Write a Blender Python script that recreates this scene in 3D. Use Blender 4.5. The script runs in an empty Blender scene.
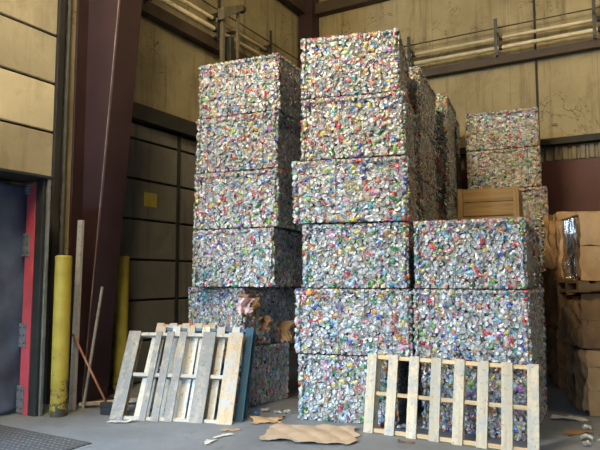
import bpy, math, random
import numpy as np
from mathutils import Vector, Matrix

random.seed(7)
R = math.radians
scene = bpy.context.scene
col = scene.collection

# ------------------------------------------------------------------ helpers
class MB:
    """collects simple solids, then links them as ONE mesh object"""
    def __init__(self):
        self.v = []; self.f = []
    def add(self, vs, fs):
        b = len(self.v)
        self.v += [tuple(p) for p in vs]
        self.f += [tuple(i + b for i in q) for q in fs]
        return self
    def hexa(self, p):                       # 8 corners, bottom ring then top ring
        return self.add(p, [(3, 2, 1, 0), (4, 5, 6, 7), (0, 1, 5, 4), (1, 2, 6, 5), (2, 3, 7, 6), (3, 0, 4, 7)])
    def box(self, x0, y0, z0, x1, y1, z1, j=0.0):
        p = [(x0, y0, z0), (x1, y0, z0), (x1, y1, z0), (x0, y1, z0), (x0, y0, z1), (x1, y0, z1), (x1, y1, z1), (x0, y1, z1)]
        if j:
            p = [tuple(c + random.uniform(-j, j) for c in q) for q in p]
        return self.hexa(p)
    def tube(self, path, r, n=10, cap=True):
        path = [Vector(p) for p in path]
        rs = r if isinstance(r, (list, tuple)) else [r] * len(path)
        vs = []; fs = []
        for i, p in enumerate(path):
            t = (path[min(i + 1, len(path) - 1)] - path[max(i - 1, 0)]).normalized()
            up = Vector((0, 0, 1)) if abs(t.z) < .9 else Vector((1, 0, 0))
            a = t.cross(up).normalized(); b = t.cross(a).normalized()
            for k in range(n):
                an = 2 * math.pi * k / n
                vs.append(p + (a * math.cos(an) + b * math.sin(an)) * rs[i])
        for i in range(len(path) - 1):
            for k in range(n):
                fs.append((i * n + k, i * n + (k + 1) % n, (i + 1) * n + (k + 1) % n, (i + 1) * n + k))
        if cap:
            fs.append(tuple(range(n))[::-1]); fs.append(tuple((len(path) - 1) * n + k for k in range(n)))
        return self.add(vs, fs)
    def sheet(self, nx, ny, fn, th):
        """a sheet of thickness th; fn(u, v) gives its top surface"""
        top = [Vector(fn(i / nx, j / ny)) for j in range(ny + 1) for i in range(nx + 1)]
        nn = []
        W = nx + 1
        for j in range(ny + 1):
            for i in range(nx + 1):
                a = top[j * W + min(i + 1, nx)] - top[j * W + max(i - 1, 0)]
                b = top[min(j + 1, ny) * W + i] - top[max(j - 1, 0) * W + i]
                n = a.cross(b)
                nn.append(n.normalized() if n.length > 1e-9 else Vector((0, 0, 1)))
        N = len(top)
        vs = top + [p - n * th for p, n in zip(top, nn)]
        fs = []
        for j in range(ny):
            for i in range(nx):
                a, b, c, d = j * W + i, j * W + i + 1, (j + 1) * W + i + 1, (j + 1) * W + i
                fs.append((a, b, c, d)); fs.append((d + N, c + N, b + N, a + N))
        for i in range(nx):
            fs.append((i, i + N, i + 1 + N, i + 1))
            q = ny * W
            fs.append((q + i + 1, q + i + 1 + N, q + i + N, q + i))
        for j in range(ny):
            a, b = j * W, (j + 1) * W
            fs.append((b, b + N, a + N, a))
            a, b = j * W + nx, (j + 1) * W + nx
            fs.append((a, a + N, b + N, b))
        return self.add(vs, fs)
    def build(self, name, mat, parent=None, bevel=0.0, smooth=False):
        me = bpy.data.meshes.new(name)
        me.from_pydata(self.v, [], self.f); me.update()
        me.materials.append(mat)
        if smooth:
            me.polygons.foreach_set('use_smooth', [True] * len(me.polygons))
        o = bpy.data.objects.new(name, me); col.objects.link(o)
        if parent: o.parent = parent
        if bevel:
            m = o.modifiers.new('bevel', 'BEVEL'); m.width = bevel; m.segments = 2; m.limit_method = 'ANGLE'
        return o

def tag(o, label, cat, group=None, kind=None):
    o['label'] = label; o['category'] = cat
    if group: o['group'] = group
    if kind: o['kind'] = kind
    return o
def struct(o):
    o['kind'] = 'structure'; return o
def empty(name, loc=(0, 0, 0), rot=(0, 0, 0)):
    o = bpy.data.objects.new(name, None); col.objects.link(o)
    o.location = loc; o.rotation_euler = rot; o.empty_display_size = .1
    return o

# ------------------------------------------------------------------ materials
def new_mat(name):
    m = bpy.data.materials.new(name); m.use_nodes = True
    nt = m.node_tree
    return m, nt, nt.nodes['Principled BSDF']
def N(nt, t, **k):
    n = nt.nodes.new(t)
    for a, b in k.items():
        if a in n.inputs.keys(): n.inputs[a].default_value = b
        else: setattr(n, a, b)
    return n
def ramp(nt, stops, src=None):
    n = nt.nodes.new('ShaderNodeValToRGB')
    e = n.color_ramp.elements
    while len(e) < len(stops): e.new(.5)
    for q, (p, c) in zip(e, stops):
        q.position = p; q.color = (c[0], c[1], c[2], 1) if not isinstance(c, (int, float)) else (c, c, c, 1)
    if src: nt.links.new(src, n.inputs[0])
    return n
def mixc(nt, fac, a, b, mode='MIX'):
    n = nt.nodes.new('ShaderNodeMix'); n.data_type = 'RGBA'; n.blend_type = mode
    for i, s in ((0, fac), (6, a), (7, b)):
        if isinstance(s, (int, float)): n.inputs[i].default_value = s
        elif isinstance(s, tuple): n.inputs[i].default_value = (*s, 1)
        else: nt.links.new(s, n.inputs[i])
    return n.outputs[2]
def coords(nt, scale=(1, 1, 1), kind='Object'):
    tc = nt.nodes.new('ShaderNodeTexCoord'); mp = nt.nodes.new('ShaderNodeMapping')
    mp.inputs['Scale'].default_value = scale
    nt.links.new(tc.outputs[kind], mp.inputs['Vector'])
    return mp.outputs[0]
def noise(nt, vec, scale, detail=4, rough=.55, dist=0):
    n = N(nt, 'ShaderNodeTexNoise', Scale=scale, Detail=detail, Roughness=rough, Distortion=dist)
    nt.links.new(vec, n.inputs['Vector']); return n.outputs[0]
def bump(nt, bs, h, strength=.3, dist=.01):
    b = N(nt, 'ShaderNodeBump', Strength=strength, Distance=dist)
    nt.links.new(h, b.inputs['Height']); nt.links.new(b.outputs[0], bs.inputs['Normal'])

def plain(name, c, rough=.6, metal=0, var=.25, scale=6, bmp=.15):
    m, nt, bs = new_mat(name)
    v = coords(nt); n = noise(nt, v, scale)
    r = ramp(nt, [(.3, tuple(x * (1 - var) for x in c)), (.7, tuple(min(1, x * (1 + var * .6)) for x in c))], n)
    nt.links.new(r.outputs[0], bs.inputs['Base Color'])
    bs.inputs['Roughness'].default_value = rough; bs.inputs['Metallic'].default_value = metal
    if bmp: bump(nt, bs, noise(nt, v, scale * 5), bmp, .005)
    return m

def wall_mat(name, c1, c2, dirt, seam_axis=None, seam=1.2, cracks=True, dirt_amt=.95):
    m, nt, bs = new_mat(name)
    v = coords(nt)
    base = ramp(nt, [(.32, c2), (.68, c1)], noise(nt, v, .9, 6, .6)).outputs[0]
    # vertical drip stains
    vs = coords(nt, (3, 3, .22))
    d = ramp(nt, [(.52, 0.0), (.78, 1.0)], noise(nt, vs, 1.6, 5, .65)).outputs[0]
    mm = nt.nodes.new('ShaderNodeMath'); mm.operation = 'MULTIPLY'; mm.inputs[1].default_value = dirt_amt
    nt.links.new(d, mm.inputs[0])
    c = mixc(nt, mm.outputs[0], base, dirt)
    # smudges
    d2 = ramp(nt, [(.52, 0.0), (.72, 1.0)], noise(nt, v, 1.5, 8, .7, .6)).outputs[0]
    m2 = nt.nodes.new('ShaderNodeMath'); m2.operation = 'MULTIPLY'; m2.inputs[1].default_value = .5
    nt.links.new(d2, m2.inputs[0])
    c = mixc(nt, m2.outputs[0], c, dirt)
    if cracks:
        n1 = noise(nt, v, 1.5, 5, .6, 1.2)
        a = nt.nodes.new('ShaderNodeMath'); a.operation = 'SUBTRACT'; a.inputs[1].default_value = .5; nt.links.new(n1, a.inputs[0])
        b = nt.nodes.new('ShaderNodeMath'); b.operation = 'ABSOLUTE'; nt.links.new(a.outputs[0], b.inputs[0])
        ln = ramp(nt, [(.0, 1.0), (.008, 0.0)], b.outputs[0]).outputs[0]
        msk = ramp(nt, [(.50, 0.0), (.56, 1.0)], noise(nt, v, .8, 2)).outputs[0]
        q = nt.nodes.new('ShaderNodeMath'); q.operation = 'MULTIPLY'; nt.links.new(ln, q.inputs[0]); nt.links.new(msk, q.inputs[1])
        c = mixc(nt, q.outputs[0], c, tuple(x * .35 for x in dirt))
    if seam_axis is not None:
        sp = nt.nodes.new('ShaderNodeSeparateXYZ'); nt.links.new(v, sp.inputs[0])
        s1 = nt.nodes.new('ShaderNodeMath'); s1.operation = 'DIVIDE'; s1.inputs[1].default_value = seam; nt.links.new(sp.outputs[seam_axis], s1.inputs[0])
        s2 = nt.nodes.new('ShaderNodeMath'); s2.operation = 'FRACT'; nt.links.new(s1.outputs[0], s2.inputs[0])
        sl = ramp(nt, [(.0, .55), (.012, 0.0)], s2.outputs[0]).outputs[0]
        c = mixc(nt, sl, c, dirt)
    nt.links.new(c, bs.inputs['Base Color'])
    bs.inputs['Roughness'].default_value = .75
    bump(nt, bs, noise(nt, v, 3.5, 5), .35, .03)
    return m

def wood_mat(name, light, dark, axis, grey=None, grey_amt=0., paint=None, paint_amt=0.):
    """grain runs along `axis` of the part's own coordinates"""
    m, nt, bs = new_mat(name)
    sc = [22, 22, 22]; sc[axis] = 1.3
    v = coords(nt, tuple(sc))
    oi = nt.nodes.new('ShaderNodeObjectInfo')
    add = nt.nodes.new('ShaderNodeVectorMath'); add.operation = 'ADD'
    mulv = nt.nodes.new('ShaderNodeVectorMath'); mulv.operation = 'SCALE'; mulv.inputs['Scale'].default_value = 37.
    cmb = nt.nodes.new('ShaderNodeCombineXYZ')
    for i in range(3): nt.links.new(oi.outputs['Random'], cmb.inputs[i])
    nt.links.new(cmb.outputs[0], mulv.inputs[0]); nt.links.new(v, add.inputs[0]); nt.links.new(mulv.outputs[0], add.inputs[1])
    g = noise(nt, add.outputs[0], 1.0, 5, .6, .4)
    c = ramp(nt, [(.3, dark), (.62, light)], g).outputs[0]
    hs = nt.nodes.new('ShaderNodeHueSaturation')
    mr = nt.nodes.new('ShaderNodeMapRange'); mr.inputs[3].default_value = .78; mr.inputs[4].default_value = 1.12
    nt.links.new(oi.outputs['Random'], mr.inputs[0]); nt.links.new(mr.outputs[0], hs.inputs['Value']); nt.links.new(c, hs.inputs['Color'])
    c = hs.outputs[0]
    v2 = coords(nt, (4, 4, 4))
    if grey:
        w = ramp(nt, [(.5 - grey_amt * .4, 0.0), (.62 - grey_amt * .3, 1.0)], noise(nt, v2, 1.3, 8, .75)).outputs[0]
        c = mixc(nt, w, c, grey)
        sp = ramp(nt, [(.55, 0.0), (.64, .75)], noise(nt, v2, 6, 6, .8)).outputs[0]
        c = mixc(nt, sp, c, tuple(x * .3 for x in grey))
    if paint:
        w = ramp(nt, [(.5 - paint_amt * .45, 0.0), (.56 - paint_amt * .4, 1.0)], noise(nt, v2, 2.2, 8, .75)).outputs[0]
        c = mixc(nt, w, c, paint)
    nt.links.new(c, bs.inputs['Base Color'])
    bs.inputs['Roughness'].default_value = .75
    bump(nt, bs, g, .3, .004)
    return m

def can_mat():
    m, nt, bs = new_mat('crushed aluminium cans')
    at = nt.nodes.new('ShaderNodeAttribute'); at.attribute_name = 'can_colour'
    v = coords(nt)
    # printed graphics: light flecks and darker letters on the coloured sides
    g = ramp(nt, [(.55, 0.0), (.60, 1.0)], noise(nt, v, 55, 3, .6)).outputs[0]
    q = nt.nodes.new('ShaderNodeMath'); q.operation = 'MULTIPLY'; q.inputs[1].default_value = .32
    nt.links.new(g, q.inputs[0])
    c = mixc(nt, q.outputs[0], at.outputs['Color'], (.62, .62, .60))
    nt.links.new(c, bs.inputs['Base Color'])
    nt.links.new(at.outputs['Alpha'], bs.inputs['Metallic'])
    bs.inputs['Roughness'].default_value = .42
    bump(nt, bs, noise(nt, v, 80, 3), .4, .006)
    return m

M = {}
M['cans'] = can_mat()
M['core'] = plain('shade-dark pressed scrap', (.05, .048, .045), .7, .3)
M['wire'] = plain('baling wire', (.10, .10, .10), .45, .8, .1)
M['maroon'] = plain('maroon steel paint', (.030, .012, .014), .5, 0, .3, 2.5)
M['worn'] = plain('worn edge highlight', (.26, .19, .17), .55, .2, .6, 3)  # edge highlight put into a pale colour, together with worn paint
M['maroon_wall'] = plain('maroon wall sheet', (.10, .035, .035), .6, 0, .3, 1.5)
M['girt'] = plain('dark brown girt paint', (.055, .035, .022), .65, 0, .4, 3)
M['blackgirt'] = plain('grimy black girt', (.022, .02, .018), .7, 0, .4, 3)
M['wall'] = wall_mat('dirty cream insulation', (.40, .33, .19), (.27, .22, .12), (.10, .075, .035), 0, 1.55)
M['wall_l'] = wall_mat('grimy cream insulation', (.36, .305, .18), (.22, .18, .10), (.06, .05, .03), 0, 2.4)
M['door'] = wall_mat('grimy door panel', (.16, .15, .125), (.10, .095, .08), (.045, .042, .036), None, 1, False)
M['dockdoor'] = wall_mat('cream door panel', (.66, .60, .44), (.50, .45, .33), (.22, .18, .11), None, 1, False, .45)
M['dockdoor2'] = wall_mat('dirty cream door panel', (.42, .38, .28), (.30, .265, .19), (.12, .10, .06), None, 1, False, .6)
M['seam'] = plain('black rubber seam', (.015, .015, .015), .7)
M['ceiling'] = plain('ceiling sheet', (.35, .31, .24), .8)
M['yellow'] = plain('x', (.5, .4, .03))
M['pipe'] = plain('cream pipe paint', (.62, .54, .36), .5, 0, .25, 5)
M['steel'] = plain('dark grey steel', (.05, .052, .05), .5, .5, .3, 8)
M['galv'] = plain('galvanised steel', (.33, .35, .36), .45, .7, .25, 9)
M['greysteel'] = plain('dusty grey steel', (.17, .15, .11), .6, .2, .3, 8)
M['red'] = plain('faded red steel paint', (.52, .075, .095), .5, 0, .22, 5)
M['plate'] = plain('worn hinge steel', (.26, .27, .29), .5, .5, .35, 16)
M['navy'] = plain('navy vinyl curtain', (.075, .10, .165), .5, 0, .4, 3)
M['rubber'] = plain('black dock rubber', (.02, .022, .022), .7, 0, .4, 6)
M['pine_x'] = wood_mat('fresh pine stringer', (.62, .45, .25), (.45, .30, .15), 0)
M['pine_z'] = wood_mat('fresh pine board', (.66, .55, .39), (.50, .39, .25), 2, (.42, .40, .35), .1)
M['old_x'] = wood_mat('pale stringer', (.66, .57, .42), (.5, .41, .28), 0, (.42, .40, .36), .2)
M['old_z'] = wood_mat('weathered board', (.50, .42, .31), (.36, .29, .2), 2, (.235, .228, .215), .34)
M['tan_z'] = wood_mat('tan board', (.58, .42, .23), (.44, .29, .14), 2, (.42, .40, .37), .2)
M['pale_z'] = wood_mat('pale board', (.72, .66, .54), (.58, .50, .37), 2, (.5, .5, .48), .12)
M['blue_x'] = wood_mat('blue painted stringer', (.4, .35, .28), (.3, .25, .2), 0, None, 0, (.07, .16, .25), .7)
M['blue_z'] = wood_mat('blue painted board', (.4, .35, .28), (.3, .25, .2), 2, None, 0, (.025, .085, .14), .8)
M['crate'] = wood_mat('crate board', (.30, .185, .07), (.18, .105, .04), 0)
M['crate_z'] = wood_mat('crate post wood', (.32, .20, .08), (.2, .12, .045), 2)
M['darkwood'] = wood_mat('dark pallet wood', (.17, .11, .06), (.09, .06, .03), 0)
M['plank'] = wood_mat('weathered timber', (.40, .33, .25), (.20, .16, .12), 2, (.33, .31, .28), .4)
M['handle'] = plain('reddish broom handle', (.28, .11, .05), .55, 0, .3, 8)
M['bristle'] = plain('black bristle', (.012, .012, .013), .8)
M['card'] = plain('cardboard', (.47, .30, .155), .85, 0, .22, 3.5)
M['card_floor'] = plain('trampled cardboard', (.46, .35, .25), .85, 0, .22, 3.5)
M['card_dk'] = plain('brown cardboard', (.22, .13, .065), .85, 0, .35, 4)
M['paper'] = plain('scrap paper', (.62, .60, .55), .8, 0, .2, 9)
M['label'] = plain('pale paper label', (.6, .6, .56), .7, 0, .08, 9, 0)
M['sticker'] = plain('faded yellow sticker', (.36, .29, .04), .7, 0, .2, 9, 0)

def yellow_mat():
    m, nt, bs = new_mat('chipped yellow paint')
    v = coords(nt)
    c = ramp(nt, [(.3, (.30, .225, .02)), (.7, (.44, .35, .05))], noise(nt, v, 4)).outputs[0]
    sp = nt.nodes.new('ShaderNodeSeparateXYZ'); nt.links.new(v, sp.inputs[0])
    mr = nt.nodes.new('ShaderNodeMapRange'); mr.inputs[1].default_value = 1.0; mr.inputs[2].default_value = 0.; mr.inputs[3].default_value = -.10; mr.inputs[4].default_value = .17
    nt.links.new(sp.outputs[2], mr.inputs[0])
    a = nt.nodes.new('ShaderNodeMath'); a.operation = 'ADD'
    nt.links.new(noise(nt, v, 7, 8, .75), a.inputs[0]); nt.links.new(mr.outputs[0], a.inputs[1])
    w = ramp(nt, [(.60, 0.0), (.64, 1.0)], a.outputs[0]).outputs[0]
    c = mixc(nt, w, c, (.05, .045, .035))
    nt.links.new(c, bs.inputs['Base Color']); bs.inputs['Roughness'].default_value = .55
    return m
M['yellow'] = yellow_mat()

def floor_mat():
    m, nt, bs = new_mat('worn concrete')
    v = coords(nt)
    c = ramp(nt, [(.3, (.14, .152, .17)), (.7, (.22, .236, .265))], noise(nt, v, 1.3, 8, .65)).outputs[0]
    d = ramp(nt, [(.55, 0.0), (.72, .75)], noise(nt, v, 2.6, 8, .7, .5)).outputs[0]
    c = mixc(nt, d, c, (.10, .095, .085))
    s = ramp(nt, [(.66, 0.0), (.70, .8)], noise(nt, v, 24, 4, .7)).outputs[0]
    c = mixc(nt, s, c, (.06, .05, .04))
    nt.links.new(c, bs.inputs['Base Color']); bs.inputs['Roughness'].default_value = .6
    bump(nt, bs, noise(nt, v, 30, 5), .25, .006)
    return m
M['floor'] = floor_mat()

def tread_mat():
    m, nt, bs = new_mat('steel tread plate')
    v = coords(nt, (16, 16, 16))
    vo = nt.nodes.new('ShaderNodeTexVoronoi'); vo.inputs['Scale'].default_value = 1.; vo.inputs['Randomness'].default_value = 0.15
    nt.links.new(v, vo.inputs['Vector'])
    h = ramp(nt, [(.18, 1.0), (.34, 0.0)], vo.outputs['Distance']).outputs[0]
    c = mixc(nt, h, (.10, .11, .125), (.26, .28, .31))
    c = mixc(nt, ramp(nt, [(.4, 0.0), (.7, .7)], noise(nt, coords(nt), 2.2, 6)).outputs[0], c, (.10, .095, .09))
    nt.links.new(c, bs.inputs['Base Color']); bs.inputs['Roughness'].default_value = .5; bs.inputs['Metallic'].default_value = .35
    bump(nt, bs, h, .6, .006)
    return m
M['tread'] = tread_mat()

def film_mat():
    m, nt, bs = new_mat('clear stretch film')
    tr = nt.nodes.new('ShaderNodeBsdfTransparent'); gl = nt.nodes.new('ShaderNodeBsdfGlossy'); mx = nt.nodes.new('ShaderNodeMixShader')
    gl.inputs['Roughness'].default_value = .22; mx.inputs[0].default_value = .09
    b = N(nt, 'ShaderNodeBump', Strength=.5, Distance=.03)
    nt.links.new(noise(nt, coords(nt, (6, 6, 1.0)), 1.6, 1), b.inputs['Height']); nt.links.new(b.outputs[0], gl.inputs['Normal'])
    nt.links.new(tr.outputs[0], mx.inputs[1]); nt.links.new(gl.outputs[0], mx.inputs[2])
    nt.links.new(mx.outputs[0], nt.nodes['Material Output'].inputs['Surface'])
    return m
M['film'] = film_mat()

# ------------------------------------------------------------------ the place
TH = R(30)
CORNER = Vector((.115, 13.87, 0))
DL = Vector((-math.sin(TH), -math.cos(TH), 0))       # along the left wall, towards the viewer
DB = Vector((math.cos(TH), -math.sin(TH), 0))        # along the back wall, to the right
def onL(s, off=0., z=0.): return CORNER + DL * s + DB * off + Vector((0, 0, z))
def onB(s, off=0., z=0.): return CORNER + DB * s + DL * off + Vector((0, 0, z))
H = 8.8
# frame whose x runs along the back wall, y away from the viewer into the left-wall direction
WROT = (0, 0, -TH)

def wallbox(name, mat, side, s0, s1, o0, o1, z0, z1, bevel=0., root=None):
    """box in wall coordinates: s along the wall, o outwards into the room"""
    mb = MB()
    if side == 'B': mb.box(s0, -o1, z0, s1, -o0, z1)
    else: mb.box(o0, -s1, z0, o1, -s0, z1)
    o = mb.build(name, mat, root, bevel)
    if root is None:
        o.location = CORNER; o.rotation_euler = WROT
    return o

fl = MB().box(-14, -6, -.2, 16, 16, 0).build('floor', M['floor']); struct(fl)
ce = MB().box(-14, -6, H, 16, 16, H + .15).build('ceiling', M['ceiling']); struct(ce)

def wall_left():
    mb = MB().box(6.6, 0, 0, 17.4, .25, H).box(.8, 0, 3.7, 6.6, .25, H).box(-2.0, 0, 0, .8, .25, H)     # loading door opening between
    o = mb.build('wall_left', M['wall_l']); o.location = onL(17.4, 0); o.rotation_euler = (0, 0, math.atan2(-DL.y, -DL.x))
    return struct(o)
# local +x runs from the viewer's end to the corner, +y behind the wall
wall_left()
wb = MB().box(0, 0, 0, 15, .25, H).build('wall_back', M['wall']); wb.location = CORNER; wb.rotation_euler = WROT; struct(wb)

# unseen wall added behind the viewer; its lintel blocks daylight from the upper bales
wf = MB().box(-14, -3.3, 0, -7.2, -3, H).box(1.6, -3.3, 0, 16, -3, H).box(-7.2, -3.3, 3.7, 1.6, -3, H).build('wall_front_blocker', M['wall_l']); struct(wf)
wr = MB().box(9.6, -3, 0, 9.85, 8.6, H).build('wall_right', M['wall_l']); struct(wr)

# girts, trims of both walls
struct(wallbox('trim_1', M['maroon_wall'], 'B', .3, 10.5, .01, .06, 0, 3.78))        # maroon lower sheet of the back wall
struct(wallbox('trim_2', M['blackgirt'], 'B', .3, 10.5, .01, .20, 4.08, 4.20))
struct(wallbox('trim_3', M['girt'], 'B', .3, 10.5, .01, .17, 5.80, 5.95))
struct(wallbox('trim_4', M['girt'], 'B', .3, 10.5, .01, .22, 7.72, 7.98))
struct(wallbox('trim_5', M['blackgirt'], 'L', .3, 6.2, .01, .22, 4.02, 4.26))
struct(wallbox('trim_6', M['girt'], 'L', .3, 6.2, .01, .17, 5.78, 5.98))
struct(wallbox('trim_7', M['girt'], 'L', .3, 6.2, .01, .22, 7.72, 7.98))
# standing conduit seam on the back wall
struct(wallbox('trim_8', M['blackgirt'], 'B', 5.13, 5.165, .01, .05, 3.8, 8.7))
# ribbed pale strip over the maroon sheet
mb = MB()
pr = []
for k in range(68):
    q = .3 + k * .15
    pr += [(q, -.02), (q + .02, -.055), (q + .09, -.055), (q + .11, -.02)]
vs = [(x, y, 3.80) for x, y in pr] + [(x, y, 4.06) for x, y in pr] + [(x, -.008, 3.80) for x, y in pr] + [(x, -.008, 4.06) for x, y in pr]
n_p = len(pr); fs = []
for k in range(n_p - 1):
    fs += [(k, k + 1, n_p + k + 1, n_p + k), (2 * n_p + k + 1, 2 * n_p + k, 3 * n_p + k, 3 * n_p + k + 1),
           (n_p + k, n_p + k + 1, 3 * n_p + k + 1, 3 * n_p + k), (k + 1, k, 2 * n_p + k, 2 * n_p + k + 1)]
mb.add(vs, fs)
o = mb.build('trim_9', plain('grey ribbed sheet', (.26, .22, .15), .7)); o.location = CORNER; o.rotation_euler = WROT; struct(o)

# corner column
struct(wallbox('column_corner', M['maroon'], 'B', .03, .40, .02, .36, 0, 8.75))

# closed sectional door on the left wall, behind the tapered column
def sectional(name, s0, s1, z0, z1, ph, mat, stiles, off=.04):
    root = empty(name, CORNER, WROT); struct(root)
    k = 0; z = z0
    while z < z1 - .05:
        zt = min(z + ph, z1)
        p = MB().box(off, -s1, z + .016, off + .05, -s0, zt - .016).build('panel', mat[k % len(mat)], root, .012)
        z = zt; k += 1
    sm = MB().box(off - .03, -s1, z0, off + .005, -s0, z1).build('rubber_seam', M['seam'], root)
    for s in stiles:
        MB().box(off + .045, -s - .035, z0, off + .065, -s + .035, z1).build('stile', M['seam'], root)
    return root
d1 = sectional('door_1', 2.6, 5.95, .02, 4.0, .62, [M['door']], (4.47, 3.2))
MB().box(.091, -5.25, 2.72, .094, -4.97, 2.94).build('sticker', M['sticker'], d1)
# raised dock door, its lower edge hanging over the dock opening
d2 = sectional('door_2', 6.93, 10.4, 2.86, 7.0, .66, [M['dockdoor2'], M['dockdoor'], M['dockdoor2'], M['dockdoor2'], M['dockdoor'], M['dockdoor2']], ())
MB().box(.05, -10.4, 2.80, .11, -6.93, 2.875).build('bottom_rubber', M['rubber'], d2)
struct(wallbox('trim_10', M['blackgirt'], 'L', 6.84, 6.93, .01, .14, 0, 8.7))        # door track
struct(wallbox('trim_11', M['galv'], 'L', 6.72, 6.76, .03, .09, 0, 8.7))             # bright track edge
struct(wallbox('trim_12', M['blackgirt'], 'L', 6.765, 6.835, .01, .05, 0, 8.7))

# tapered maroon steel column: outer flange, web, sloping inner flange
def tapered_column():
    root = empty('steel_column', onL(6.5, 0), WROT)
    a0, a1 = .20, .52                       # outer flange offset, web reach at floor
    top = 1.02
    z1 = 8.7
    hw = .19
    MB().box(.16, -hw, 0, .20, hw, z1).build('outer_flange', M['maroon'], root, .004)
    x0 = a1; x1 = a1 + (top - a1) * z1 / 5.6
    w = MB(); w.hexa([(.20, -.012, 0), (x0, -.012, 0), (x0, .012, 0), (.20, .012, 0), (.20, -.012, z1), (x1, -.012, z1), (x1, .012, z1), (.20, .012, z1)])
    w.build('web', M['maroon'], root)
    f = MB(); f.hexa([(x0, -hw, 0), (x0 + .03, -hw, 0), (x0 + .03, hw, 0), (x0, hw, 0), (x1, -hw, z1), (x1 + .03, -hw, z1), (x1 + .03, hw, z1), (x1, hw, z1)])
    f.build('inner_flange', M['maroon'], root, .004)
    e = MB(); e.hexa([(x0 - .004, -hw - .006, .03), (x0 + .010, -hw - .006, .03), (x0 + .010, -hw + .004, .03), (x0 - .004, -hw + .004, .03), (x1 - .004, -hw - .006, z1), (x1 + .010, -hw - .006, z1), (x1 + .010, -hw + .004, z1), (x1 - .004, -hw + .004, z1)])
    we = e.build('flange_edge', M['worn'], root); we['label'] = 'worn pale edge of the flange with painted highlight'
    MB().box(.12, -.24, 0, .64, .24, .025).build('base_plate', M['maroon'], root)
    for z in (3.05, 4.35):
        MB().box(.03, -.02, z, .165, .02, z + .06).build('girt_clip', M['maroon'], root)
    return tag(root, 'tall maroon steel column, wider at its top, beside the dock door', 'column')
tapered_column()

# pipe runs along both walls
def pipe_run(side, s0, s1, brackets, label):
    root = empty('pipe_run', CORNER, WROT)
    def P(s, o, z): return (s, -o, z) if side == 'B' else (o, -s, z)
    for z, o, r in ((6.30, .20, .035), (6.09, .24, .042)):
        MB().tube([P(s0, o, z), P(s1, o, z)], r, 12).build('pipe', M['pipe'], root, 0, True)
    MB().tube([P(s0, .2, 6.52), P(s1, .2, 6.52)], .012, 6).build('cable', M['steel'], root, 0, True)
    for s in brackets:
        b = MB()
        if side == 'B':
            b.box(s - .03, -.29, 5.93, s + .03, -.26, 6.68); b.box(s - .03, -.29, 6.36, s + .03, -.015, 6.42); b.box(s - .02, -.29, 5.95, s + .02, -.175, 5.99)
        else:
            b.box(.26, -s - .03, 5.93, .29, -s + .03, 6.72); b.box(.015, -s - .03, 6.36, .29, -s + .03, 6.42); b.box(.175, -s - .02, 5.95, .29, -s + .02, 5.99)
        b.build('bracket', M['steel'], root)
        for z, o in ((6.30, .20), (6.09, .24)):
            c = MB()
            if side == 'B': c.tube([(s + .05, -o, z), (s + .11, -o, z)], .052, 12)
            else: c.tube([(o, -s - .05, z), (o, -s - .11, z)], .052, 12)
            c.build('coupling', M['steel'], root, 0, True)
    return tag(root, label, 'pipes')
pipe_run('B', .5, 10.4, (2.68, 4.46, 6.2, 8.4), 'pair of cream pipes on dark brackets along the back wall, right of the stacks')
pipe_run('L', .5, 6.1, (1.92, 3.66, 5.4), 'pair of cream pipes on dark brackets along the left wall, above the left stack')

# sensor / hoist arm mounted over the left stack
def arm():
    root = empty('steel_bracket_arm', onL(3.3, 0), WROT)
    MB().box(.31, -.38, 5.1, .38, -.30, 6.34).build('post', M['greysteel'], root, .006)
    MB().box(.37, .03, 5.1, .42, .08, 6.62).build('post', M['greysteel'], root, .006)
    MB().box(.30, -.20, 5.1, .42, -.08, 6.02).build('post', M['steel'], root, .006)
    f = MB(); f.hexa([(.305, -.44, 6.24), (.44, -.44, 6.24), (.47, .14, 6.62), (.35, .14, 6.62), (.305, -.44, 6.46), (.44, -.44, 6.46), (.47, .14, 6.74), (.35, .14, 6.74)])
    f.build('arm', M['greysteel'], root, .01)
    MB().tube([(.41, .12, 6.67), (.41, .20, 6.66)], .075, 12).build('end_cap', M['steel'], root, 0, True)
    MB().box(.02, .035, 6.17, .38, .075, 6.22).build('wall_clip', M['steel'], root)
    MB().box(.02, -.37, 5.3, .32, -.31, 5.36).build('wall_clip', M['steel'], root)
    return tag(root, 'grey steel bracket arm on upright posts above the left stack', 'bracket')
arm()

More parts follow.
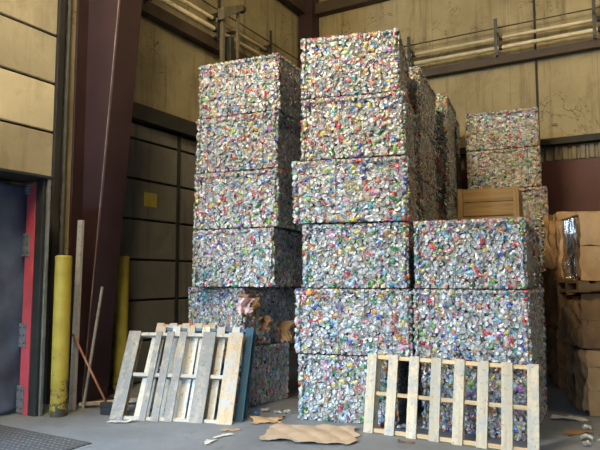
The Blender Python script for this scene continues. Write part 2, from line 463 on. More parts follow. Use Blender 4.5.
# dock opening: red post with hinge plates, navy curtain, seals
def dock():
    root = empty('door_post', onL(7.40, .40), WROT)
    MB().box(-.075, -.05, 0, .085, .05, 2.74).build('post', M['red'], root, .006)
    for z0, z1 in ((.02, .33), (.78, 1.06), (1.86, 2.14), (2.62, 2.73)):
        h = MB().box(-.105, -.064, z0, .015, -.048, z1).build('hinge_plate', M['plate'], root, .003)
        h['label'] = 'grey steel hinge plate'
        for x in (-.08, -.01):
            for k in range(3):
                zz = z0 + (z1 - z0) * (k + .5) / 3
                MB().tube([(x, -.064, zz), (x, -.069, zz)], .009, 8).build('rivet', M['steel'], h)
    tag(root, 'red steel door post with grey hinge plates beside the navy curtain', 'post')
    def fn(u, v):                                         # curtain with soft folds, running along the wall
        z = .03 + 2.70 * (1 - v)
        x = .02 * math.sin(u * 26 + math.sin(v * 3) * 2) + .014 * math.sin(u * 11 + v * 5) + .008 * math.sin(v * 13 + u * 9) + .010 * math.sin(v * 29 - u * 31)
        return (x, .06 - 3.2 * u, z)
    c = MB().sheet(120, 60, fn, .006).build('dock_curtain', M['navy'], None, 0, True)
    c.location = onL(7.40, .25); c.rotation_euler = WROT
    tag(c, 'navy blue vinyl curtain hanging in the dock opening', 'curtain')
    q = MB().box(0, -.05, 0, .13, .05, 2.78).build('dock_seal', M['rubber'], None, .01)
    q.location = onL(7.40, .495); q.rotation_euler = WROT
    tag(q, 'black rubber dock seal strip right of the red post', 'seal')
    r = MB().box(0, -.01, 0, .03, .03, 2.80).build('guide_rail', M['galv'], None, .003)
    r.location = onL(7.40, .63); r.rotation_euler = WROT
    tag(r, 'thin grey steel rail between black seal and yellow bollard', 'rail')
    hd = MB().box(-.30, -3.3, 2.785, .28, .07, 2.82).build('dock_header', M['rubber'], None, .008)
    hd.location = onL(7.40, .40); hd.rotation_euler = WROT
    tag(hd, 'black rubber header strip above the navy curtain', 'seal')
dock()

# dock leveller plate in the floor, bottom left
pl = MB().box(-1.65, -2.6, 0, 0, 0, .012).build('dock_plate', M['tread'], None, .004)
pl.location = (-2.02, 5.98, 0); pl.rotation_euler = WROT
tag(pl, 'dark steel tread plate set in the floor in front of the dock', 'dock plate')

# bollards
def bollard(x, y, h, r, label):
    root = empty('bollard', (x, y, 0))
    MB().tube([(0, 0, 0), (0, 0, h - .01), (0, 0, h)], [r, r, r * .97], 28).build('pipe_body', M['yellow'], root, 0, False)
    MB().tube([(0, 0, h), (0, 0, h + .008)], [r * .9, r * .86], 28).build('cap', M['yellow'], root)
    return tag(root, label, 'bollard', 'yellow bollards')
bollard(-2.82, 7.17, 1.86, .097, 'chipped yellow steel bollard in front of the tapered column')
bollard(-2.53, 8.55, 1.90, .10, 'dim yellow steel bollard right of the tapered column, behind the pallets')

# ------------------------------------------------------------------ bales of cans
NS, KR = 10, 7
def lathe_faces():
    f = []; sl = []
    for r in range(KR - 1):
        for k in range(NS):
            f.append((r * NS + k, r * NS + (k + 1) % NS, (r + 1) * NS + (k + 1) % NS, (r + 1) * NS + k)); sl.append(r)
    a, b = KR * NS, KR * NS + 1
    for k in range(NS):
        f.append((a, (k + 1) % NS, k, -1)); sl.append(-1)
        q = (KR - 1) * NS
        f.append((b, q + k, q + (k + 1) % NS, -1)); sl.append(99)
    return f, sl
LF, LS = lathe_faces()
QUADS = np.array([q for q in LF if q[3] >= 0]); TRIS = np.array([q[:3] for q in LF if q[3] < 0])
QS = np.array([s for q, s in zip(LF, LS) if q[3] >= 0]); TS = np.array([s for q, s in zip(LF, LS) if q[3] < 0])

def template(rng, kind):
    """a can of 72 points, outward = +z"""
    if kind == 0:      # pressed flat, its end facing out
        prof = [(.026, -.040), (.031, -.030), (.033, -.014), (.0315, -.001), (.0285, .0015), (.0265, -.0045), (.011, -.0035)]
        ctr = [(0, 0, -.04), (0, 0, -.0025)]
    else:              # crushed can lying on its side, along +x
        L = rng.uniform(.075, .115)
        prof = [(.020, -L / 2 + .004), (.027, -L / 2), (.033, -L * .36), (.033, -L * .08), (.033, L * .2), (.031, L * .42), (.022, L / 2)]
        ctr = [(0, 0, -L / 2 + .006), (0, 0, L / 2 - .003)]
    v = []
    for r, z in prof:
        for k in range(NS):
            a = 2 * math.pi * (k + .5) / NS
            v.append((r * math.cos(a), r * math.sin(a), z))
    v = np.array(v + ctr)
    if kind == 0:
        sq = rng.uniform(.72, 1.0); v[:, 1] *= sq
        n = v.shape[0]
        low = np.array(QUADS).min()  # keep the rim crisp, crumple the wall
        wall = v[:, 2] < -.008
        v[wall] += rng.normal(0, .0035, (wall.sum(), 3))
        v[~wall] += rng.normal(0, .0009, ((~wall).sum(), 3))
        v[:, 2] += v[:, 0] * rng.normal(0, .10)
    else:
        v = v[:, [2, 0, 1]]
        v[:, 2] *= rng.uniform(.4, .75)
        v[:, 1] *= rng.uniform(.9, 1.15)
        a = rng.normal(0, 6); v[:, 1] += a * v[:, 0] ** 2
        b = rng.normal(0, 5); v[:, 2] += b * v[:, 0] ** 2
        v[:-2] += rng.normal(0, .0048, (v.shape[0] - 2, 3))
        pinch = 1 - .45 * np.exp(-((v[:, 0] - rng.uniform(-.02, .02)) / .018) ** 2) * rng.uniform(.2, 1)
        v[:, 2] *= pinch
    return v

PAL = [  # colour, metallic, weight
    ((.54, .55, .55), .4, 17), ((.44, .44, .42), .45, 10), ((.66, .66, .63), .1, 7), ((.38, .48, .55), .3, 6), ((.50, .42, .30), .3, 6), ((.42, .50, .32), .3, 5),
    ((.50, .025, .03), .15, 11), ((.56, .13, .13), .15, 7), ((.03, .07, .34), .2, 8), ((.07, .20, .46), .2, 7), ((.22, .45, .60), .2, 8),
    ((.02, .23, .08), .2, 7), ((.22, .42, .06), .2, 6), ((.56, .44, .06), .15, 7), ((.58, .22, .04), .15, 6),
    ((.28, .09, .32), .2, 4), ((.60, .24, .36), .15, 5), ((.035, .035, .04), .2, 6), ((.36, .28, .15), .3, 8), ((.06, .33, .33), .2, 5)]
PC = np.array([p[0] for p in PAL]); PM = np.array([p[1] for p in PAL]); PW = np.array([p[2] for p in PAL], float); PW /= PW.sum()

def bale_mesh(seed, w, d, h):
    rng = np.random.default_rng(seed)
    temps = [[template(rng, 0) for _ in range(10)], [template(rng, 1) for _ in range(14)]]
    sp = .044
    pos = []; nor = []; tan = []
    def face(o, ax, ay, n, la, lb):
        na, nb = int(round(la / sp)), int(round(lb / (sp * .9)))
        for j in range(nb):
            for i in range(na):
                u = (i + .5 + (.5 if j % 2 else 0) - .25 + rng.uniform(-.38, .38)) / na
                v = (j + .5 + rng.uniform(-.38, .38)) / nb
                u = min(max(u, .018), .982); v = min(max(v, .03), .97)
                pos.append(np.array(o) + np.array(ax) * (u * la) + np.array(ay) * (v * lb)); nor.append(n); tan.append(ax)
    hw, hd = w / 2, d / 2
    face((-hw, -hd, 0), (1, 0, 0), (0, 0, 1), (0, -1, 0), w, h)
    face((hw, -hd, 0), (0, 1, 0), (0, 0, 1), (1, 0, 0), d, h)
    face((hw, hd, 0), (-1, 0, 0), (0, 0, 1), (0, 1, 0), w, h)
    face((-hw, hd, 0), (0, -1, 0), (0, 0, 1), (-1, 0, 0), d, h)
    face((-hw, -hd, h), (1, 0, 0), (0, 1, 0), (0, 0, 1), w, d)
    pos = np.array(pos); nor = np.array(nor, float); tan = np.array(tan, float)
    n = len(pos)
    bit = np.cross(nor, tan)
    # low-frequency bulge of the pressed faces
    ph = rng.uniform(0, 6.28, 6)
    bul = .006 * (np.sin(pos[:, 0] * 5 + ph[0]) * np.sin(pos[:, 2] * 7 + ph[1]) + np.sin(pos[:, 1] * 5 + ph[2]) * np.sin(pos[:, 2] * 6 + ph[3])) - .008
    V = np.empty((n, KR * NS + 2, 3))
    kind = (rng.random(n) < .42).astype(int)          # 1 = lying on its side
    for i in range(n):
        t = temps[kind[i]][rng.integers(len(temps[kind[i]]))] * rng.uniform(.80, 1.08)
        a = rng.uniform(0, 6.28); tilt = abs(rng.normal(0, .24 if kind[i] == 0 else .24)); td = rng.uniform(0, 6.28)
        ca, sa = math.cos(a), math.sin(a)
        x = t[:, 0] * ca - t[:, 1] * sa; y = t[:, 0] * sa + t[:, 1] * ca; z = t[:, 2]
        cd, sd = math.cos(td), math.sin(td); ct, st = math.cos(tilt), math.sin(tilt)
        p = x * cd + y * sd; q = -x * sd + y * cd
        p, z = p * ct + z * st, -p * st + z * ct
        x = p * cd - q * sd; y = p * sd + q * cd
        z = z - z.max() - rng.random() ** 1.6 * .014 + min(bul[i], 0)
        V[i] = pos[i] + x[:, None] * tan[i] + y[:, None] * bit[i] + z[:, None] * nor[i]
    V[:, :, 2] = np.clip(V[:, :, 2], .002, h)
    lim = .012
    V[:, :, 0] = np.clip(V[:, :, 0], -hw - lim, hw + lim); V[:, :, 1] = np.clip(V[:, :, 1], -hd - lim, hd + lim)
    # colours
    ci = rng.choice(len(PAL), n, p=PW)
    pc = PC[ci] * rng.uniform(.72, 1.06, (n, 1)); pm = PM[ci]
    c2 = PC[rng.choice(len(PAL), n, p=PW)]
    sil = rng.uniform(.22, .58, (n, 1)) * np.array([[1, 1, .985]])
    nq, ntq = len(QUADS), len(TRIS)
    def cols(slots):
        k = len(slots)
        C = np.empty((n, k, 4))
        s = slots[None, :].repeat(n, 0); kd = kind[:, None].repeat(k, 1)
        prt = np.where(kd == 0, (s >= 0) & (s <= 2), (s >= 1) & (s <= 4))
        flip = rng.random((n, k)) < .14
        prt &= ~flip
        second = rng.random((n, k)) < rng.uniform(-.1, .4, (n, 1))            # cans print in two colours
        pcol = np.where(second[..., None], c2[:, None, :], pc[:, None, :])
        C[..., :3] = np.where(prt[..., None], pcol * rng.uniform(.75, 1.15, (n, k, 1)), sil[:, None, :] * rng.uniform(.7, 1.2, (n, k, 1)))  # crumple reflections put into the silver facets' colour
        C[..., 3] = np.where(prt, pm[:, None], .35)
        return np.clip(C, 0, 1)
    CQ = cols(QS); CT = cols(TS)
    nv = KR * NS + 2
    base = (np.arange(n) * nv)
    q = (QUADS[None] + base[:, None, None]).reshape(-1, 4); t = (TRIS[None] + base[:, None, None]).reshape(-1, 3)
    verts = V.reshape(-1, 3)
    # the pressed core behind the outer cans, coloured dark as the shade between them
    e = .06
    cv = np.array([(x, y, z) for z in (.012, h - e) for x, y in ((-hw + e, -hd + e), (hw - e, -hd + e), (hw - e, hd - e), (-hw + e, hd - e))])
    cq = np.array([(3, 2, 1, 0), (4, 5, 6, 7), (0, 1, 5, 4), (1, 2, 6, 5), (2, 3, 7, 6), (3, 0, 4, 7)]) + len(verts)
    verts = np.vstack([verts, cv]); q = np.vstack([q, cq])
    colr = np.vstack([CQ.reshape(-1, 4), np.tile([.05, .05, .05, .3], (6, 1)), CT.reshape(-1, 4)])
    me = bpy.data.meshes.new('can_bale')
    me.vertices.add(len(verts)); me.vertices.foreach_set('co', verts.astype(np.float32).ravel())
    nl = len(q) * 4 + len(t) * 3
    me.loops.add(nl); me.loops.foreach_set('vertex_index', np.concatenate([q.ravel(), t.ravel()]).astype(np.int32))
    npoly = len(q) + len(t)
    me.polygons.add(npoly)
    st = np.concatenate([np.arange(len(q)) * 4, len(q) * 4 + np.arange(len(t)) * 3]).astype(np.int32)
    me.polygons.foreach_set('loop_start', st)
    me.update(calc_edges=True); me.validate()
    at = me.attributes.new('can_colour', 'FLOAT_COLOR', 'FACE')
    at.data.foreach_set('color', colr.astype(np.float32).ravel())
    me.materials.append(M['cans'])
    return me

BW, BD, BH = 1.22, 1.30, .735
BALES = [bale_mesh(100 + k, BW, BD, BH) for k in range(5)]
def wire_mesh(x):
    mb = MB(); hd = BD / 2 + .006
    mb.tube([(x, -hd, .004), (x, -hd, BH + .002), (x, hd, BH + .002), (x, hd, .004), (x, -hd, .004)], .0028, 5, False)
    me = bpy.data.meshes.new('baling_wire'); me.from_pydata(mb.v, [], mb.f); me.materials.append(M['wire']); return me
WIRES = [wire_mesh(x) for x in (-.42, -.14, .14, .42)]
bale_n = [0]
def bale(fl, th, w, d, z, h, label, group=None):
    """fl: front left corner on plan; th: turn of the front face, degrees"""
    t = R(th)
    ax = Vector((math.cos(t), -math.sin(t), 0)); ay = Vector((math.sin(t), math.cos(t), 0))
    c = Vector((fl[0], fl[1], 0)) + ax * (w / 2) + ay * (d / 2)
    k = bale_n[0]; bale_n[0] += 1
    o = bpy.data.objects.new('can_bale', BALES[(k * 2 + k // 5) % 5]); col.objects.link(o)
    flip = math.pi if (k // 3) % 2 else 0
    o.location = (c.x, c.y, z); o.rotation_euler = (0, 0, -t + flip)
    o.scale = (w / BW, d / BD, (h - .009) / BH)
    tag(o, label, 'bale', group)
    for wm in WIRES:
        q = bpy.data.objects.new('baling_wire', wm); col.objects.link(q); q.parent = o
    return o
ORD = ['topmost', 'second from top', 'third from top', 'fourth from top', 'fifth from top', 'bottom']
def off(p, th, dx): t = R(th); return (p[0] + dx * math.cos(t), p[1] - dx * math.sin(t))

# middle stack (rows listed from the top)
HB = .744
rows = [(.03, 1.16, 15.5, .0), (.03, 1.22, 17, .0), (-.07, 1.34, 16, -.02), (.05, 1.21, 16, .02), (-.04, 1.32, 16, -.01), (0, 1.12, 16, 0)]
for i, (dx, w, th, dy) in enumerate(rows):
    p = off((-.02, 6.96 + dy), th, dx)
    bale(p, th, w, 1.18, HB * (5 - i), HB, '%s bale of crushed cans in the tall middle stack facing the viewer' % ORD[i], 'bales of the middle stack')
# left stack
rows = [(24, 1.20, (-.27, 7.38), 1.3), (24, 1.20, (-.29, 7.37), 1.3), (23, 1.22, (-.28, 7.35), 1.3), (23, 1.17, (-.33, 7.36), 1.3), (38, 1.03, (-.715, 7.56), 1.2), (40, 1.0, (-.69, 7.54), .85)]
for i, (th, w, fr, d) in enumerate(rows):
    p = off(fr, th, -w)
    bale(p, th, w, d, HB * (5 - i), HB, '%s bale of crushed cans in the leftmost stack' % ORD[i], 'bales of the left stack')
# short stack in front on the right
rows = [(.0, 1.15, 25), (-.02, 1.19, 28), (.06, 1.10, 28)]
for i, (dx, w, th) in enumerate(rows):
    p = off((1.245, 6.56), th, dx)
    bale(p, th, w, 1.3, HB * (2 - i), HB, ('topmost', 'middle', 'bottom')[i] + ' bale of crushed cans in the short stack behind the pine pallet', 'bales of the short stack')
# deep row behind the middle stack
for nm, fr, th, w, d, hh in (('stack directly behind the middle stack', (1.62, 7.92), 22, 1.18, 1.34, .748),
                             ('third stack back in the middle row', (2.37, 9.44), 22, 1.18, 1.18, .765),
                             ('rearmost stack of the middle row', (2.78, 10.72), 22, 1.1, .98, .775)):
    for i in range(6):
        p = off((fr[0] + random.uniform(-.02, .02), fr[1]), th, -w)
        bale(p, th, w, d, hh * (5 - i), hh, '%s can bale in the %s' % (ORD[i], nm), 'bales of the row behind the middle stack')
# far right stack by the back wall
zs = [(0, .885), (.885, .885), (1.77, .67), (2.44, .67), (3.11, .67), (3.78, .67)]
for i in range(6):
    z, hh = zs[5 - i]
    p = off((2.87, 10.2), 23, (0, .01, .10, .04, .02, 0)[i])
    bale(p, 23, 1.16, 1.0, z, hh, '%s bale of crushed cans, far right stack by the back wall' % ORD[i], 'bales of the far right stack')
# stack that carries the crate
for i in range(3):
    bale((1.98, 8.07), 24, 1.1, 1.15, HB * (2 - i), HB, ('topmost', 'middle', 'bottom')[i] + ' bale of crushed cans in the stack under the wooden crate', 'bales under the crate')

# wooden crate
def crate():
    root = empty('wooden_crate', (2.12, 7.96, HB * 3 + .003), (0, 0, R(-24)))
    w, d, h = .75, .85, .54
    for (a, b) in ((0, .17), (.178, .36), (.368, .54)):
        MB().box(0, 0, a, w, .022, b, .002).build('side_board', M['crate'], root, .003)
        MB().box(0, d - .022, a, w, d, b, .002).build('side_board', M['crate'], root, .003)
        MB().box(0, .024, a, .022, d - .024, b, .002).build('side_board', M['crate'], root, .003)
        MB().box(w - .022, .024, a, w, d - .024, b, .002).build('side_board', M['crate'], root, .003)
    for x in (-.012, w - .06):
        MB().box(x, -.022, -.0, x + .07, -.001, h + .01).build('corner_post', M['crate_z'], root, .003)
    for k in range(5):
        MB().box(.01, .03 + k * .16, h - .03, w - .01, .03 + k * .16 + .15, h - .008).build('lid_board', M['crate'], root, .002)
    return tag(root, 'brown wooden crate on a stack behind the short bale stack', 'crate')
crate()

# ------------------------------------------------------------------ pallets
def board(name, mat, root, x0, x1, z0, z1, y0, y1, skew=0., j=.002):
    mb = MB()
    p = [(x0, y0, z0), (x1, y0, z0), (x1, y1, z0), (x0, y1, z0), (x0 + skew, y0, z1), (x1 + skew, y0, z1), (x1 + skew, y1, z1), (x0 + skew, y1, z1)]
    p = [tuple(c + random.uniform(-j, j) for c in q) for q in p]
    return mb.hexa(p).build(name, mat, root, .003)
def pallet(loc, rz, lean, w, L, front, back, sx, fm, bm, label, sd=.085):
    """stands on edge: x along the stringers, z up the boards, y away from the viewer"""
    root = empty('wooden_pallet', loc, (R(-lean), 0, R(rz)))
    for z in (.012, L / 2 - .02, L - .052):
        MB().box(.0, .020, z, w, .020 + sd, z + .04, .002).build('stringer', sx, root, .003)
    for (a, b, sk, m) in front: board('deck_board', m or fm, root, a, b, 0, L, 0, .019, sk)
    for (a, b, sk, m) in back: board('deck_board', m or bm, root, a, b, .005, L - .005, .021 + sd, .04 + sd, sk)
    return tag(root, label, 'pallet', 'leaning pallets')
# pine pallet at right
w = 1.73
fr = []
for k in range(8):
    c = .055 + k * (w - .11) / 7
    fr.append((c - .052, c + .052, random.uniform(-.006, .006), None))
bk = [(c - .05, c + .05, 0, None) for c in (.06, .97, 1.66)]
pallet((.655, 6.42, .0), -29.5, 11, w, .81, fr, bk, M['pine_x'], M['pine_z'], M['pine_z'], 'pale pine pallet leaning on the short bale stack at right')
# weathered pallet at left
w = 1.45
fr = [(0, .155, 0, None), (.355, .43, .0, None), (.495, .585, .0, None), (.655, .75, .0, None), (.95, 1.11, .0, None), (1.265, 1.445, 0, M['tan_z'])]
bk = [(.24, .35, .03, None), (.60, .68, 0, None), (.76, .86, 0, None), (.88, .95, 0, None), (1.12, 1.2, 0, None), (.02, .14, 0, M['tan_z'])]
pallet((-2.17, 6.99, .0), -10.5, 25, w, 1.06, fr, bk, M['old_x'], M['old_z'], M['pale_z'], 'weathered grey pallet with a tan end board, front of the left pile', .075)
# part blue pallet behind it
n_ = Vector((math.sin(R(10.5)), math.cos(R(10.5)), 0))
a_ = Vector((math.cos(R(10.5)), -math.sin(R(10.5)), 0))
fr = [(k * .19, k * .19 + .10, 0, M['pale_z'] if k % 2 else M['tan_z']) for k in range(6)] + [(1.12, 1.22, 0, None)]
pp = Vector((-2.17, 6.99, 0)) + a_ * .31 + n_ * .145
pallet((pp.x, pp.y, 0), -10.5, 25, 1.22, 1.11, fr, [(1.12, 1.22, 0, None)], M['blue_x'], M['blue_z'], M['blue_z'], 'pallet with blue painted stringers leaning behind the weathered grey pallet', .085)
# tan pallet at the back
fr = [(k * .17, k * .17 + .1, 0, None) for k in range(5)]
pp = Vector((-2.17, 6.99, 0)) + a_ * .22 + n_ * .285
pallet((pp.x, pp.y, 0), -10.5, 25, .78, 1.14, fr, [], M['pine_x'], M['tan_z'], M['tan_z'], 'tan pallet mostly hidden behind the blue pallet', .06)

# ------------------------------------------------------------------ timber, broom by the column
o = MB().box(-.035, -.025, 0, .035, .025, 2.32, .003).build('timber_plank', M['plank'], None, .003)
o.location = (-2.755, 7.42, .005); o.rotation_euler = (R(-2), R(-.6), R(-20))
tag(o, 'weathered timber plank standing upright behind the yellow bollard', 'plank')
o = MB().box(-.014, -.012, 0, .014, .012, 1.50, .002).build('timber_lath', M['plank'], None, .002)
o.location = (-2.66, 7.52, .003); o.rotation_euler = (R(-7), R(3.5), R(-20))
tag(o, 'thin wooden lath leaning on the tapered column', 'plank')
def broom():
    root = empty('push_broom', (-2.25, 7.20, 0), (0, 0, R(-18)))
    MB().tube([(-.02, .0, .13), (-.545, .02, .92)], .014, 10).build('handle', M['handle'], root, 0, True)
    MB().box(-.10, -.03, .085, .10, .04, .145, .004).build('head', M['bristle'], root, .01)
    MB().sheet(24, 6, lambda u, v: (-.09 + .18 * u, -.025 + .06 * v, .088), .08).build('bristles', M['bristle'], root)
    return tag(root, 'broom with reddish handle and black head at the column foot', 'broom')
broom()
o = MB().box(-.38, -.035, 0, .38, .035, .04, .004).build('timber_offcut', M['tan_z'], None, .003)
o.location = (-2.38, 7.72, .028); o.rotation_euler = (0, 0, R(22))
tag(o, 'short timber offcut lying flat at the column foot', 'offcut')

# ------------------------------------------------------------------ cardboard
def crumple(seed, w, d, amp, freq, edge=.0):
    rg = random.Random(seed); ph = [rg.uniform(0, 6.28) for _ in range(10)]
    ed = []
    for _ in range(4):
        kn = [rg.uniform(-edge, edge) * 1.3 for _ in range(9)]; fine = [rg.uniform(-edge, edge) * .25 for _ in range(60)]
        ed.append([kn[int(i / 6)] * (1 - i % 6 / 6) + kn[min(int(i / 6) + 1, 8)] * (i % 6 / 6) + fine[i] for i in range(48)])
    def f(u, v):
        x, y = (u - .5) * w, (v - .5) * d
        x += ed[0][int(v * 40)] * max(0, 1 - u * 6) + ed[1][int(v * 40)] * max(0, u * 6 - 5)
        y += ed[2][int(u * 40)] * max(0, 1 - v * 6) + ed[3][int(u * 40)] * max(0, v * 6 - 5)
        z = amp * (math.sin(x * freq + ph[0] + math.sin(y * freq * .7 + ph[1])) + .7 * math.sin(y * freq * 1.3 + ph[2] + x * freq * .6) + .5 * abs(math.sin(x * freq * 2.1 + y * freq * 1.7 + ph[3])) * 2 - .5)
        return x, y, z
    return f
def floor_sheet(loc, rz, w, d, amp, seed, mat, name, label, cat, nx=28, ny=18, edge=.04):
    f = crumple(seed, w, d, amp, 5.5, edge)
    pts = [f(i / nx, j / ny)[2] for i in range(nx + 1) for j in range(ny + 1)]
    lo = min(pts)
    o = MB().sheet(nx, ny, lambda u, v: (lambda p: (p[0], p[1], p[2] - lo + .006))(f(u, v)), .004).build(name, mat)
    o.location = loc; o.rotation_euler = (0, 0, rz)
    return tag(o, label, cat)
floor_sheet((.10, 6.30, 0), R(-14), .92, .66, .011, 3, M['card_floor'], 'cardboard_sheet', 'large crumpled tan cardboard sheet on the floor before the middle stack', 'cardboard')
floor_sheet((-.38, 6.88, 0), R(8), .30, .20, .016, 9, M['card'], 'cardboard_sheet', 'small cardboard scrap on the floor under the left stack corner', 'cardboard', 14, 10, .03)
floor_sheet((-.78, 6.25, 0), R(50), .22, .08, .008, 12, M['paper'], 'paper_scrap', 'longer pale scrap on the floor right of the left pallets', 'scrap', 8, 5, .02)
floor_sheet((-.90, 6.02, 0), R(75), .16, .07, .008, 13, M['paper'], 'paper_scrap', 'shorter pale scrap nearest the viewer on the floor', 'scrap', 8, 5, .02)
floor_sheet((-1.98, 6.84, 0), R(0), .28, .09, .014, 14, M['paper'], 'plastic_scrap', 'crumpled white plastic film at the foot of the left pallets', 'scrap', 12, 6, .03)
floor_sheet((2.86, 6.36, 0), R(20), .30, .10, .012, 15, M['card_dk'], 'cardboard_sheet', 'brown cardboard scrap right of the short stack', 'cardboard', 10, 6, .03)
floor_sheet((3.06, 6.98, 0), R(-10), .38, .16, .012, 16, M['paper'], 'paper_scrap', 'pale paper scrap on the dark floor right of the short stack', 'scrap', 10, 6, .03)
floor_sheet((3.05, 6.05, 0), R(-30), .20, .09, .010, 17, M['paper'], 'paper_scrap', 'pale paper scrap at the foot of the cardboard bales', 'scrap', 10, 6, .03)

floor_sheet((-.22, 7.06, 0), R(60), .16, .07, .010, 18, M['card_dk'], 'cardboard_sheet', 'tiny brown cardboard strip on the floor beside the middle stack corner', 'cardboard', 10, 6, .02)
floor_sheet((1.04, 6.02, 0), R(-20), .14, .06, .010, 19, M['card_dk'], 'cardboard_sheet', 'tiny brown cardboard strip on the floor before the pine pallet', 'cardboard', 10, 6, .02)
floor_sheet((-.72, 6.48, 0), R(10), .20, .07, .008, 20, M['card'], 'cardboard_sheet', 'thin tan cardboard strip on the floor left of the large sheet', 'cardboard', 10, 6, .02)
# torn cardboard draped on the corner of the left stack
def hanging(name, pts_fn, seed, label, mat, nx=14, ny=14):
    rg = random.Random(seed)
    o = MB().sheet(nx, ny, pts_fn, .005).build(name, mat)
    return tag(o, label, 'cardboard', 'torn cardboard on the left stack')
def drape(ox, oy, oz, w, h, rz, seed, curl):
    rg = random.Random(seed); ph = [rg.uniform(0, 6.28) for _ in range(6)]
    c, s = math.cos(rz), math.sin(rz)
    jag = [rg.uniform(-.03, .03) for _ in range(60)]
    def f(u, v):
        x = (u - .5) * w * (1 - .35 * v * abs(math.sin(ph[0]))) + jag[int(v * 30)] * (abs(u - .5) * 2) ** 3
        z = -h * v + jag[int(u * 30) + 20] * v
        y = -curl * v * v - .03 * math.sin(u * 7 + ph[1] + v * 4) - .02 * math.sin(v * 9 + ph[2] + u * 5)
        return (ox + x * c - y * s, oy + x * s + y * c, oz + z)
    return f
hanging('cardboard_flap', drape(-.62, 7.42, 1.40, .24, .26, R(20), 1, -.02), 1, 'upper torn cardboard flap hanging on the left stack corner', M['card_dk'])
hanging('cardboard_flap', drape(-.46, 7.58, 1.12, .18, .18, R(38), 2, .04), 2, 'middle torn cardboard flap curling off the left stack corner', M['card_dk'])
hanging('cardboard_flap', drape(-.21, 7.74, 1.05, .32, .26, R(42), 4, .10), 4, 'lower brown cardboard flap beside the middle stack', M['card_dk'])
o = hanging('torn_wrapper', drape(-.66, 7.29, 1.36, .18, .18, R(0), 5, .04), 5, 'pink and white torn wrapper on the left stack corner', plain('pink white print', (.62, .43, .42), .6, 0, .6, 14))

def card_bale(loc, rz, w, d, h, seed, label, mat, film=False):
    rg = random.Random(seed)
    root = empty('cardboard_bale', loc, (0, 0, R(rz)))
    e = .05
    MB().box(e, e, .004, w - e, d - e, h - .05).build('core', M['card_dk'], root)
    # front panels: big flats, split across
    z = .0; n = 0
    while z < h - .06:
        hh = min(rg.uniform(.28, .42) * h / .8, h - z)
        if h - z - hh < .12: hh = h - z
        x = 0.
        while x < w - .05:
            ww = min(rg.uniform(.35, .75), w - x)
            if w - x - ww < .15: ww = w - x
            f = crumple(rg.random(), ww, hh, .010, 6, .010)
            dep = rg.uniform(0, .03)
            def fn(u, v, f=f, x=x, z=z, ww=ww, hh=hh, dep=dep):
                a, b, c = f(u, v); return (x + ww / 2 + a, .02 + dep - c, min(max(z + hh / 2 + b * .98, .006), h - .012))
            MB().sheet(12, 10, fn, -.008).build('front_panel', mat, root)
            x += ww
        z += hh
    # side layers: upright folded flaps
    y = .04
    for k in range(9):
        yy = y + k * (d - .08) / 9
        h0 = rg.uniform(0, .06); h1 = h - rg.uniform(0, .14)
        f = crumple(rg.random(), .13, h1 - h0, .022, 9, .018)
        bul = rg.uniform(-.05, .02)
        def fs(u, v, f=f, yy=yy, h0=h0, h1=h1, bul=bul):
            a, b, c = f(u, v); return (.04 + bul - c + .05 * (u - .5), yy + .07 - a, min(max(h0 + (h1 - h0) / 2 + b, .006), h - .012))
        MB().sheet(6, 16, fs, .008).build('side_flap', mat if rg.random() < .5 else M['card_dk'], root)
    # top layers
    for k in range(5):
        f = crumple(rg.random(), w * rg.uniform(.7, 1.0), d * rg.uniform(.6, .95), .010, 5, .025)
        def ft(u, v, f=f, k=k):
            a, b, c = f(u, v); return (w / 2 + a, d / 2 + b, min(h - .055 + k * .010 + c, h - .004 - .001 * (4 - k)))
        MB().sheet(14, 12, ft, .007).build('top_flap', mat, root)
    for x in (w * .22, w * .5, w * .78):
        MB().tube([(x, -.012, .01), (x, -.012, h - .01)], .004, 6).build('strap', M['wire'], root)
    if film:
        def ff(u, v):                                     # film round the front left corner
            p = -.50 + .46 * u
            w_ = .018 * math.sin(u * 34 + 2 * math.sin(v * 6)) + .012 * math.sin(u * 61 + v * 9)
            if p < -.06: x, y = -.055 - w_, -p - .06
            elif p < .06: x, y = -.055 + (p + .06) * .75, -.03 + max(0, -p) * .5 - w_
            else: x, y = .035 + (p - .06), -.03 - w_ * .5
            return (x, y, .03 + (h - .07) * v)
        MB().sheet(70, 26, ff, .002).build('stretch_film', M['film'], root, 0, True)
    return tag(root, label, 'cardboard bale', 'cardboard bales')
card_bale((3.36, 7.12, 0), -10, 1.25, 1.05, .76, 21, 'tan cardboard bale at the bottom of the right stack', M['card'])
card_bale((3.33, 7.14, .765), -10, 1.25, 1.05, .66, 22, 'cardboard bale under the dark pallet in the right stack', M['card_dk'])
def flat_pallet(loc, rz, w, d, label):
    root = empty('wooden_pallet', loc, (0, 0, R(rz)))
    for y in (0, d / 2 - .05, d - .1):
        MB().box(0, y, .02, w, y + .1, .10, .002).build('stringer', M['darkwood'], root, .003)
    for k in range(7):
        x = k * (w - .12) / 6
        MB().box(x, 0, .102, x + .12, d, .122, .002).build('deck_board', M['darkwood'], root, .002)
    for k in range(3):
        x = k * (w - .12) / 2
        MB().box(x, 0, .0, x + .12, d, .018, .001).build('deck_board', M['darkwood'], root, .002)
    return tag(root, label, 'pallet')
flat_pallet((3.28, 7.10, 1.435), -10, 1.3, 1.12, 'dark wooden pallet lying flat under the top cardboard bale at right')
card_bale((3.33, 7.12, 1.562), -10, 1.25, 1.05, .82, 23, 'top cardboard bale with stretch film in the right stack', M['card'], True)
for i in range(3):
    card_bale((3.74 + .03 * i, 8.83, .865 * i), -10, 1.2, .72, .86, 31 + i, ('bottom', 'middle', 'topmost')[i] + ' cardboard bale in the shaded stack beside the far can bales', M['card_dk'] if i < 2 else M['card'])

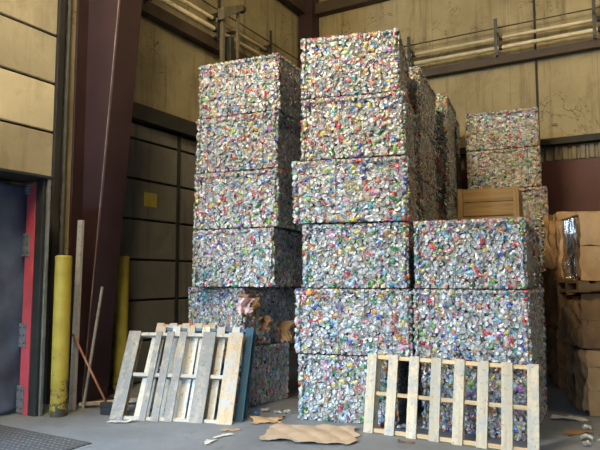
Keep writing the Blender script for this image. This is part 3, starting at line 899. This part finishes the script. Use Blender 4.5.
# ------------------------------------------------------------------ loose crushed cans on the floor
def loose_can(i, x, y, rz):
    rng = np.random.default_rng(900 + i)
    v = template(rng, 1)
    v[:, 2] -= v[:, 2].min() - .001
    mb = MB().add(v.tolist(), [tuple(q) for q in QUADS.tolist()] + [tuple(q) for q in TRIS.tolist()])
    o = mb.build('crushed_can', LC[i % len(LC)])
    o.location = (x, y, 0); o.rotation_euler = (0, 0, rz)
    return o
LC = [plain('loose can %d' % k, c, .35, .5, .3, 30) for k, c in enumerate([(.7, .7, .68), (.5, .05, .05), (.6, .6, .6), (.1, .2, .45), (.66, .64, .58)])]
spots = []
rg = random.Random(5)
for i in range(16): spots.append((-.34 + rg.uniform(-.18, .22), 7.18 + rg.uniform(-.15, .22), 'loose crushed can on the floor below the left stack corner', 'loose cans below the left stack'))
for i in range(6): spots.append((.82 + rg.uniform(-.0, .3), 6.58 + rg.uniform(-.02, .05), 'loose crushed can on the floor behind the left end of the pine pallet', 'loose cans behind the pine pallet'))
for i in range(9): spots.append((2.80 + rg.uniform(-.12, .35), 6.12 + rg.uniform(-.25, .5), 'loose crushed can on the floor right of the short stack', 'loose cans right of the short stack'))
used = []
for i, (x, y, lb, g) in enumerate(spots):
    if (x - 2.86) ** 2 + (y - 6.36) ** 2 < .05 or (x + .22) ** 2 + (y - 7.06) ** 2 < .03: continue
    if any((x - a) ** 2 + (y - b) ** 2 < .125 ** 2 for a, b in used): continue
    used.append((x, y))
    tag(loose_can(i, x, y, rg.uniform(0, 6.28)), lb, 'can', g)

# ------------------------------------------------------------------ light
def area(name, loc, target, sx, sy, power, colour):
    l = bpy.data.lights.new(name, 'AREA'); l.shape = 'RECTANGLE'; l.size = sx; l.size_y = sy; l.energy = power; l.color = colour
    o = bpy.data.objects.new(name, l); col.objects.link(o); o.location = loc
    o.rotation_euler = (Vector(target) - Vector(loc)).to_track_quat('-Z', 'Y').to_euler()
    return o
area('daylight through the left loading door', (-10.2, -1.8, 5.7), (-1., 7, .8), 7.5, 3.4, 10800, (.56, .77, 1.0))
area('cool fill through the front opening', (-3.2, -9.5, 5.9), (-.2, 7, .8), 8.5, 3.4, 1700, (.58, .78, 1.0))  # added cool fill lamp, a weak second daylight out of view
area('high bay lamp', (-2.1, 2.8, 8.4), (.4, 9, 4.4), 2.2, 2.2, 1000, (1., .79, .46))
area('high bay lamp', (6.3, 5.4, 8.4), (3.0, 10, 4.), 2.0, 2.0, 210, (1., .79, .46))
wd = bpy.data.worlds.new('World'); scene.world = wd; wd.use_nodes = True
wd.node_tree.nodes['Background'].inputs[0].default_value = (.80, .86, 1.0, 1)
wd.node_tree.nodes['Background'].inputs[1].default_value = .08

# ------------------------------------------------------------------ camera
cam = bpy.data.cameras.new('camera'); co = bpy.data.objects.new('camera', cam); col.objects.link(co)
cam.sensor_fit = 'HORIZONTAL'; cam.sensor_width = 36; cam.lens = 36.0
co.location = (0, 0, 1.6); co.rotation_euler = (R(90 + 5.05), 0, 0)
scene.camera = co
scene.cycles.denoising_prefilter = 'NONE'
scene.view_settings.view_transform = 'Standard'; scene.view_settings.look = 'None'
scene.view_settings.exposure = 0.0; scene.view_settings.gamma = 1.0; scene.view_settings.use_curve_mapping = False
